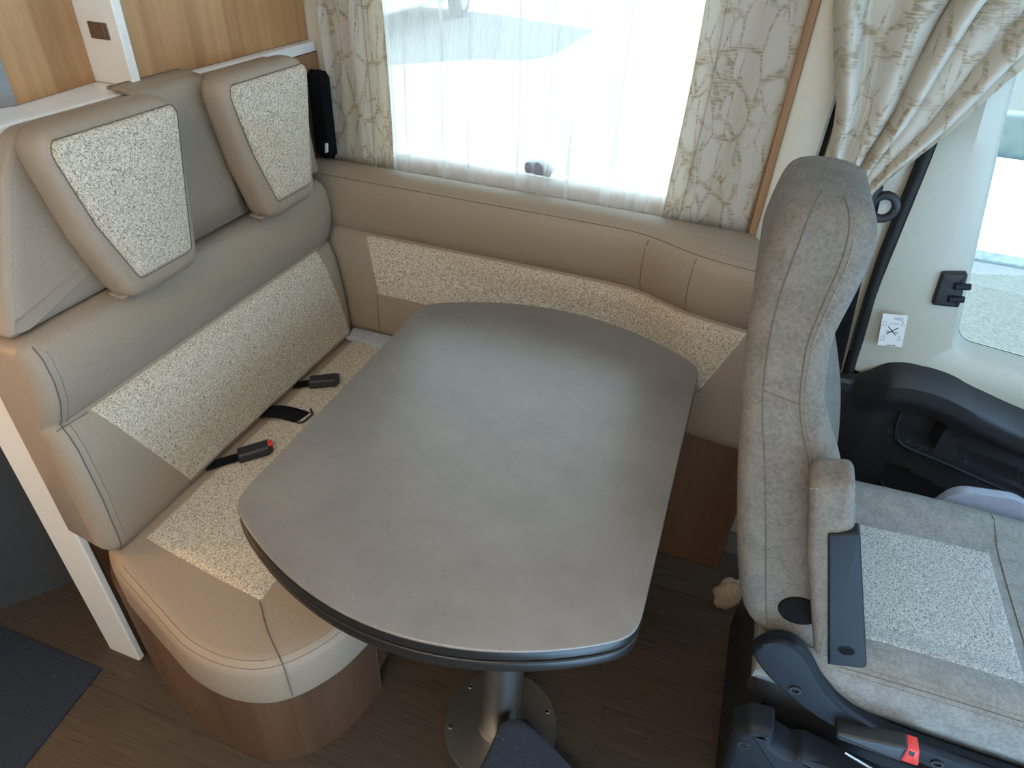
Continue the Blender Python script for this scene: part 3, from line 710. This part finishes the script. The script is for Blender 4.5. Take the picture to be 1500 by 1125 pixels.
box('door_core', (.325, 1.537, 0.0), (1.55, 1.56, .66), BLACK, dr)
tube('glass_gasket', [(p[0], 1.531, p[1]) for p in inset(wi, .008)], .005, GASKET, dr, closed=True)
sealp = spl([(.27, 1.49, 1.72), (.31, 1.488, 1.40), (.326, 1.486, 1.15), (.326, 1.485, 1.02), (.328, 1.485, .875), (.342, 1.484, .72), (.355, 1.484, .60), (.40, 1.484, .40), (.42, 1.484, .1)], 6)
tube('door_seal', sealp, .011, GASKET, dr, n=8)
TOPZ = [(.355, .635), (.385, .655), (.42, .688), (.467, .70), (.54, .692), (.60, .672), (.713, .64), (1.0, .60), (1.5, .53)]
def lowp(s, t):
    x = .345 + s * 1.15; zt = cat(TOPZ, max(.355, x)); z0 = .08; z = zt + (z0 - zt) * t; dpt = zt - z
    y = 1.472 - .062 * min(1, max(0, dpt / .035)) ** .6 + .030 * min(1, max(0, (dpt - .07) / .05)) + .02 * min(1, max(0, (dpt - .3) / .2))
    fade = min(1, max(0, (x - .365) / .06)); y = 1.468 + (y - 1.468) * fade
    # two recessed pockets behind the grab lip
    for xa_, xb_, a_, b_ in ((.475, .575, .105, .185), (.615, 1.2, .085, .165)):
        if xa_ < x < xb_ and a_ < dpt < b_: y += .045
    if .50 < x < 1.3 and .27 < dpt < .42: y += .03
    return (x, y, z)
lp = grid('lower_panel', lowp, 150, 70, BLACK, dr, auto=40)
tube('grab_lip', spl([(.472, 1.432, .585), (.480, 1.428, .535), (.505, 1.425, .503), (.60, 1.424, .482), (.78, 1.424, .440), (1.2, 1.424, .36)], 6), .0055, CHARCOAL, lp)
tube('pocket_lip', spl([(.50, 1.44, .375), (.53, 1.438, .352), (.62, 1.438, .335), (1.1, 1.44, .27)], 6), .005, CHARCOAL, lp)
hg = slab('window_hinge', fillet([(.432, .918, .006), (.440, .845, .006), (.490, .850, .004), (.478, .924, .004)], 4), -1.472, -1.452, .006, lambda u, v, w_: (u, -w_, v), BLACK, dr)
for z in (.868, .897):
    tube('hinge_knuckle', [(.462, 1.448, z), (.490, 1.452, z + .003)], .007, CHARCOAL, hg, n=10)
stk = thing('sticker', (.38, 1.46, .74), 'white instruction sticker with a crossed drawing on the cab door frame', 'sticker')
F0, Fu, Fv = Vector((.3755, 1.4555, .729)), Vector((.0475, .0005, .0065)), Vector((-.0155, -.0002, .0765))
def SK(u, v, w_): p = F0 + Fu * u + Fv * v + Vector((0, -w_, 0)); return (p.x, p.y, p.z)
slab('paper', [(0, 0), (1, 0), (1, 1), (0, 1)], 0, .0009, .00001, SK, STICKER, stk, seg=1, rings=1)
def ink(a, b, wd, mt=INK, nm='ink_line'):
    a, b = Vector(a), Vector(b); t = b - a; n = Vector((-t.y * .6, t.x)).normalized() * wd; pl = [a + n, b + n, b - n, a - n]
    mesh(nm, [SK(p.x, p.y, .0012) for p in pl], [(0, 1, 2, 3)], mt, stk, False)
ink((.28, .38), (.72, .60), .016); ink((.30, .62), (.66, .36), .016); ink((.24, .47), (.76, .43), .010)
ink((.36, .03), (.72, .03), .010); ink((.72, .03), (.66, .06), .008)
for y_ in (.90, .87, .84): ink((.48, y_), (.84, y_), .008, INKG)
for cx_, cy_ in ((.13, .70), (.86, .74), (.15, .24), (.83, .26)):
    s_ = -1 if cx_ > .5 else 1
    q_ = [(cx_ - .09, cy_ - .06), (cx_ + .09, cy_ - .06), (cx_ + .07 * s_, cy_ + .07), (cx_ - .02 * s_, cy_ + .07)]
    for i in range(4): ink(q_[i - 1], q_[i], .008, INKG)
for y_ in (.70, .66): ink((.30, y_ + .03), (.70, y_ + .04), .005, INKG)

# seat belt on the pillar
bt = thing('seat_belt', (.26, 1.47, .6), 'black seat belt with its loop hanging on the cream pillar behind the cab seat', 'seat belt')
def blt(s, t):
    z = 1.12 - t * .56; x = .245 + t * .075; return (x + (s - .5) * .036, 1.462 - .01 * math.sin(t * 3.1) + .006 * s, z)
grid('webbing', blt, 4, 16, BLACKSOFT, bt, solid=.003)
tube('loop', [(.283 + .022 * math.cos(a), 1.455, 1.030 + .024 * math.sin(a)) for a in [2 * math.pi * k / 16 for k in range(16)]], .0085, BLACK, bt, n=8, closed=True)
box('loop_body', (.235, 1.447, 1.005), (.270, 1.472, 1.075), BLACK, bt, r=.008)
box('band', (.236, 1.445, 1.078), (.268, 1.468, 1.088), CREAM, bt, r=.002)
box('anchor', (.318, 1.44, .595), (.362, 1.475, .632), BLACK, bt, r=.008)

# ================================================================== CAB SEAT
cs_ = thing('captain_chair', (.45, .965, 0), 'grey beige cab seat with folded armrest facing the windscreen', 'seat')
CY = .965
XB = [(.55, .205), (.57, .188), (.60, .166), (.675, .140), (.81, .106), (.93, .080), (1.02, .062), (1.07, .055), (1.11, .051), (1.15, .053), (1.18, .057), (1.20, .062), (1.214, .072), (1.222, .090)]
XFt = [(.55, .315), (.60, .312), (.66, .305), (.77, .275), (.856, .242), (.935, .205), (.966, .186), (1.0, .170), (1.035, .162), (1.07, .160), (1.115, .172), (1.155, .178), (1.185, .175), (1.205, .166), (1.216, .152), (1.222, .132)]
WD = [(.55, .215), (.58, .232), (.65, .236), (.90, .234), (.97, .228), (1.03, .205), (1.08, .172), (1.12, .142), (1.16, .127), (1.19, .118), (1.208, .106), (1.217, .090), (1.222, .066)]
def seat_ring(z):
    a, b, w_ = cat(XB, z), cat(XFt, z), cat(WD, z); r = min(.034, (b - a) * .45, w_ * .5); out = []
    def arc(cx_, cy_, a0):
        return [(cx_ + r * math.cos(math.radians(a0 + 90 * k / 5)), cy_ + r * math.sin(math.radians(a0 + 90 * k / 5)), z) for k in range(6)]
    out += arc(b - r, CY + w_ - r, 90)[::-1][::-1] if False else []
    ring_ = arc(a + r, CY - w_ + r, 180) + arc(b - r, CY - w_ + r, 270)
    # concave front between the bolsters
    dpt = .028 * max(0, min(1, (w_ - .12) / .08))
    for k in range(1, 10):
        t = k / 10; yy = CY - w_ + r + (2 * w_ - 2 * r) * t; e = min(1, min(t, 1 - t) / .22); ring_.append((b - dpt * (e * e * (3 - 2 * e)), yy, z))
    ring_ += arc(b - r, CY + w_ - r, 0) + arc(a + r, CY + w_ - r, 90)
    return ring_
zz = [.55 + i * .0125 for i in range(52)] + [1.194, 1.201, 1.207, 1.212, 1.216, 1.219, 1.2208, 1.222]
bk = lofto('backrest', [seat_ring(z) for z in zz], SUEDE, cs_, auto=80)
def side_pt(z, f, o=.0004):
    a, b, w_ = cat(XB, z), cat(XFt, z), cat(WD, z); r = min(.034, (b - a) * .45, w_ * .5); x = a + (b - a) * f; e = max(0, r - min(x - a, b - x))
    return (x, CY - w_ + r - math.sqrt(max(0, r * r - e * e)) - o, z)
tube('rear_seam', [side_pt(z, .27) for z in [.60 + i * .0135 for i in range(44)] + [1.194, 1.202, 1.209, 1.214, 1.218, 1.2205]], .0009, SEAM, bk)
stitches('front_stitching', [side_pt(.90 + i * .0125, .76) for i in range(24)], THREAD, bk)
tube('front_seam', [side_pt(z, .70) for z in [.90 + i * .0125 for i in range(24)] + [1.197, 1.205, 1.211, 1.216, 1.2195]], .0008, SEAM, bk)
tube('cross_seam', [side_pt(1.012 - .016 * f, f) for f in (.27, .4, .55, .7)], .0009, SEAM, bk)
hc = [(.238 + .030 * math.cos(a) , .652 + .030 * math.sin(a)) for a in [2 * math.pi * k / 24 for k in range(24)]]
slab('hinge_dark_disc', hc, -(CY - .2355), -(CY - .2355) + .004, .003, lambda u, v, w_: (u, -w_, v), BLACKSOFT, bk, rings=1)  # flat black disc paints the darkness inside the hinge recess

# cushion: rings along x
def cush_ring(x):
    e = min(1, (x - .20) / .05); g = min(1, max(0, (.99 - x) / .09)); top = .548 + .012 * math.sin(max(0, min(1, (x - .27) / .6)) * math.pi) ; h = math.sqrt(max(.02, 1 - (1 - g) ** 2)) * math.sqrt(max(.15, 1 - (1 - e) ** 2))
    z0 = .465; w_ = .240; r_ = []
    prof = [(-1, .0), (-1.02, .25), (-1.02, .5), (-.995, .75), (-.95, .93), (-.88, 1.03), (-.78, 1.08), (-.66, 1.02), (-.56, .94), (-.3, .93), (0, .93), (.3, .93), (.56, .96), (.66, 1.05), (.78, 1.13), (.88, 1.09), (.95, .96), (1.0, .75), (1.02, .5), (1.02, .25), (1, 0)]
    return [(x, CY + u * w_, z0 + (top - z0) * v * h) for u, v in prof]
xs = [.215, .24, .27, .295, .32] + [.35 + i * .04 for i in range(14)] + [.92, .95, .97, .98, .988]
cu = lofto('seat_cushion', [cush_ring(x) for x in xs], suede('suede with sky light', (0.235, 0.235, 0.225)), cs_, auto=80)  # lighter, cooler copy of the seat suede; sky light put into its colour
def ctop(x, yy):
    u = (yy - CY) / .240; rr = cush_ring(x)[1:-1]
    for p, q in zip(rr, rr[1:]):
        if p[1] <= yy <= q[1] and q[1] > p[1]: return p[2] + (q[2] - p[2]) * (yy - p[1]) / (q[1] - p[1])
    return .55
def cpz(s, t):
    x = .34 + s * (.262 + .0 * t); yy = .792 + t * (1.068 - .792) + .012 * s * t - .0 ; return (x, yy, ctop(x, yy)), (0, 0, 1)
patch('tweed_panel', cpz, 60, 60, tweed('tweed with sky light', (0.09, 0.085, 0.08), (0.33, 0.33, 0.315), (0.56, 0.56, 0.54)), cu, rise=.003, sink=.004)  # same tweed as the bench, greyed to carry the cool cab light
tube('cross_seam', [(.615, yy, ctop(.615, yy) + .0006) for yy in [.76 + i * .022 for i in range(20)]], .0009, SEAM, cu)
stitches('stitching', [(.33 + i * .02, .7415, ctop(.33 + i * .02, .7415) + .001) for i in range(32)], THREAD, cu)
tube('side_seam', [(.33 + i * .02, .736, ctop(.33 + i * .02, .736) + .0002) for i in range(32)], .0008, SEAM, cu)
stitches('stitching', [(.33 + i * .02, .731, ctop(.33 + i * .02, .731) + .001) for i in range(32)], THREAD, cu)

# armrest folded up
ar = thing('armrest', (.25, .69, .62), 'folded armrest of the cab seat with a dark plastic plate and a black disc for its round hole', 'armrest')
ar.parent = cs_; ar.location = Vector((.25, .69, .62)) - cs_.location
del ar['category']
ax0, ax1 = Vector((.294, .694, .637)), Vector((.192, .694, .955)); ad = (ax1 - ax0).normalized(); an = Vector((ad.z, 0, -ad.x))
if an.x < 0: an = -an
def AR(u, v, w_):  # u along x-ish across, v along length, w towards the aisle (-y)
    p = ax0 + ad * v + an * u; return (p.x, p.y - w_, p.z)
Lg = (ax1 - ax0).length
slab('pad', dense(fillet([(-.030, 0, .008), (.026, 0, .008), (.022, Lg * .6, 0), (.022, Lg, .012), (-.028, Lg, .018), (-.034, Lg * .6, 0)], 5), .03), -.030, .022, .014, AR, SUEDE, ar, dome=.002, rb=.012)
plo = dense(fillet([(-.012, -.004, .002), (.038, -.002, .010), (.027, .258, .004), (-.009, .252, .003)], 5), .02)
apl = slab('plate', plo, .008, .0270, .003, AR, CHARCOAL, ar, rings=1)
hole = [(.012 + .0105 * math.cos(a), .033 + .0085 * math.sin(a)) for a in [2 * math.pi * k / 24 for k in range(24)]]
slab('bolt_dark_disc', hole, .026, .0276, .0004, AR, BLACKSOFT, apl, rings=1, seg=1)  # raised black disc stands in for the dark inside of the hole
tube('hole_rim', [AR(u, v, .0273) for u, v in hole], .0008, CHARCOAL, apl, closed=True)
stitches('stitching', [AR(-.026 + i * .006, Lg - .012, .0205) for i in range(8)], THREAD, ar)

# side shield, lower cover, frame, pedestal
YS = lambda y0: (lambda u, v, w_: (u, y0 - w_, v))
sh_o = spl([(.195, .560, 0), (.215, .598, 0), (.245, .604, 0), (.275, .578, 0), (.310, .530, 0), (.36, .490, 0), (.43, .468, 0), (.60, .462, 0), (.90, .455, 0), (.90, .405, 0), (.62, .412, 0), (.45, .420, 0), (.34, .440, 0), (.26, .485, 0), (.215, .525, 0)], 5, True)
sh_o = [(p[0], p[1]) for p in sh_o]
slab('side_shield', sh_o, 0, .022, .008, YS(.722), CHARCOAL, cs_, rings=1)
tube('shield_rim', [(u, .702, v) for u, v in sh_o[3:38]], .006, CHARCOAL, cs_)
for u, v in ((.275, .503), (.505, .438)):
    lofto('bolt', [[(u + r * math.cos(a), y_, v + r * math.sin(a)) for a in [2 * math.pi * k / 14 for k in range(14)]] for r, y_ in ((.009, .702), (.009, .697), (.006, .697), (.006, .701))], BLACK, cs_)
lc = [(.205, .395, .02), (.225, .432, .015), (.262, .436, .008), (.270, .405, .01), (.300, .392, .01), (.315, .405, .008), (.44, .378, .012), (.452, .30, .01), (.46, .12, .02), (.23, .12, .02), (.215, .30, .03)]
slab('lower_cover', dense(fillet(lc, 5), .03), 0, .05, .016, YS(.70), CHARCOAL, cs_, rings=1)
slab('cover_inset', dense(fillet([(.25, .335, .03), (.40, .335, .02), (.42, .14, .02), (.25, .14, .02)], 5), .03), .047, .054, .004, YS(.70), CHARCOAL, cs_, rings=1)
for u, v in ((.228, .385), (.432, .352)):
    lofto('screw_cap', [[(u + r * math.cos(a), y_, v + r * math.sin(a)) for a in [2 * math.pi * k / 14 for k in range(14)]] for r, y_ in ((.010, .651), (.010, .6485), (.007, .6485), (.007, .655))], BLACK, cs_)
box('top_ledge', (.305, .652, .385), (.44, .690, .398), CHARCOAL, cs_, r=.004)
box('frame', (.22, .735, .395), (.93, 1.20, .462), BLACK, cs_, r=.01)
box('pedestal', (.25, .76, -.002), (.80, 1.18, .394), BLACK, cs_, r=.01)
box('rail', (.27, .705, .30), (.95, .73, .335), STEEL, cs_, r=.003)
tube('lever', spl([(.37, .668, .432), (.41, .662, .425), (.445, .660, .410), (.452, .664, .398)], 6), .0028, CHROME, cs_)
tube('rod', [(.46, .690, .388), (.62, .690, .372), (.8, .690, .355)], .0028, CHROME, cs_)
fk = slab('far_shield', dense(fillet([(.52, .47, .02), (.78, .46, .03), (.74, .555, .05), (.66, .585, .05), (.56, .570, .05)], 6), .02), 0, .03, .012, lambda u, v, w_: (u, 1.215 + w_, v), PALEGREY, cs_)
# buckle of the cab seat
BQ = Vector((.37, .688, .455)); bdv = Vector((.085, 0, .012)).normalized(); bnv = Vector((-bdv.z, 0, bdv.x))
def BU(u, v, w_): p = BQ + bdv * u + bnv * v; return (p.x, p.y - w_, p.z)
bkl = slab('belt_buckle', dense(fillet([(-.02, -.004, .004), (.075, -.020, .004), (.078, .022, .004), (-.02, .012, .004)], 4), .02), -.014, .014, .005, BU, BLACK, cs_, rb=.004, rings=1)
slab('release_button', fillet([(.0745, -.018, .002), (.100, -.021, .004), (.093, .018, .004), (.0765, .020, .002)], 3), -.012, .012, .003, BU, RED, bkl, rb=.002, rings=1)
slab('slot', fillet([(.080, .004, .001), (.088, .003, .001), (.088, .015, .001), (.080, .016, .001)], 3), -.008, .0126, .001, BU, BLACK, bkl, rings=1)

# pouch hanging behind the seat
pp = []
prr = random.Random(9)
for i in range(11):
    t = i / 10; r = .034 * math.sin(math.pi * (.12 + .80 * t)) ** .8; c = (.232 - .01 * t, 1.22, .165 - .11 * t)
    pp.append([(c[0] + r * (1 + .18 * math.sin(5 * a + i)) * math.cos(a), c[1] + r * .7 * math.sin(a), c[2] + .004 * math.sin(3 * a)) for a in [2 * math.pi * k / 20 for k in range(20)]])
po = lofto('cloth_pouch', pp, POUCH, None); tag(po, 'small crumpled beige cloth pouch on the floor behind the cab seat', 'pouch')
po.location.z += -.05

# ================================================================== LAMPS OUT OF VIEW (warm wall lamp, added ceiling fill panel)
LAMP = Mat('lamp glow', (1, .8, .55)); LAMP.b.inputs['Emission Color'].default_value = (1, .72, .42, 1); LAMP.b.inputs['Emission Strength'].default_value = 6
wc = q0 - d * .45; wn_ = Vector((d.y, -d.x, 0)); wc = wc + wn_ * .001
wl_ = thing('wall_lamp', (wc.x, wc.y, .95), 'round warm wall lamp on the dark grey cabinet front', 'lamp')
def wring(r, h): return [tuple(Vector((wc.x, wc.y, .95)) + wn_ * h + d * (r * math.cos(2 * math.pi * k / 24)) + Vector((0, 0, r * math.sin(2 * math.pi * k / 24)))) for k in range(24)]
lofto('housing', [wring(r, x) for r, x in ((.06, 0), (.06, .025), (.05, .03))], WHITE, wl_)
lofto('diffuser', [wring(r, x) for r, x in ((.046, .0305), (.044, .034), (.02, .036))], LAMP.m, wl_)
ld = bpy.data.lights.new('lamp_light', 'AREA'); ld.shape = 'DISK'; ld.size = .09; ld.energy = 7; ld.color = (1, .52, .18)
lo = bpy.data.objects.new('lamp_light', ld); COL.objects.link(lo); lo.parent = wl_; lo.location = wn_ * .04; lo.rotation_euler = wn_.to_track_quat('-Z', 'Y').to_euler()

pn = thing('fill_panel', (-.15, -.60, 2.03), 'long warm white fill panel added on the ceiling above the aisle', 'lamp')
box('housing', (-.55, -.72, 2.03), (.25, -.48, 2.05), WHITE, pn)
PG = Mat('fill panel glow', (1, .9, .75)); PG.b.inputs['Emission Color'].default_value = (1, .80, .58, 1); PG.b.inputs['Emission Strength'].default_value = 5
box('diffuser', (-.53, -.70, 2.022), (.23, -.50, 2.0295), PG.m, pn)
ld = bpy.data.lights.new('fill_light', 'AREA'); ld.shape = 'RECTANGLE'; ld.size = .74; ld.size_y = .18; ld.energy = 15; ld.color = (1, .78, .52)  # added fill light to brighten the table, wall cushion and bench
lo = bpy.data.objects.new('fill_light', ld); COL.objects.link(lo); lo.parent = pn; lo.location = (0, 0, -.015)
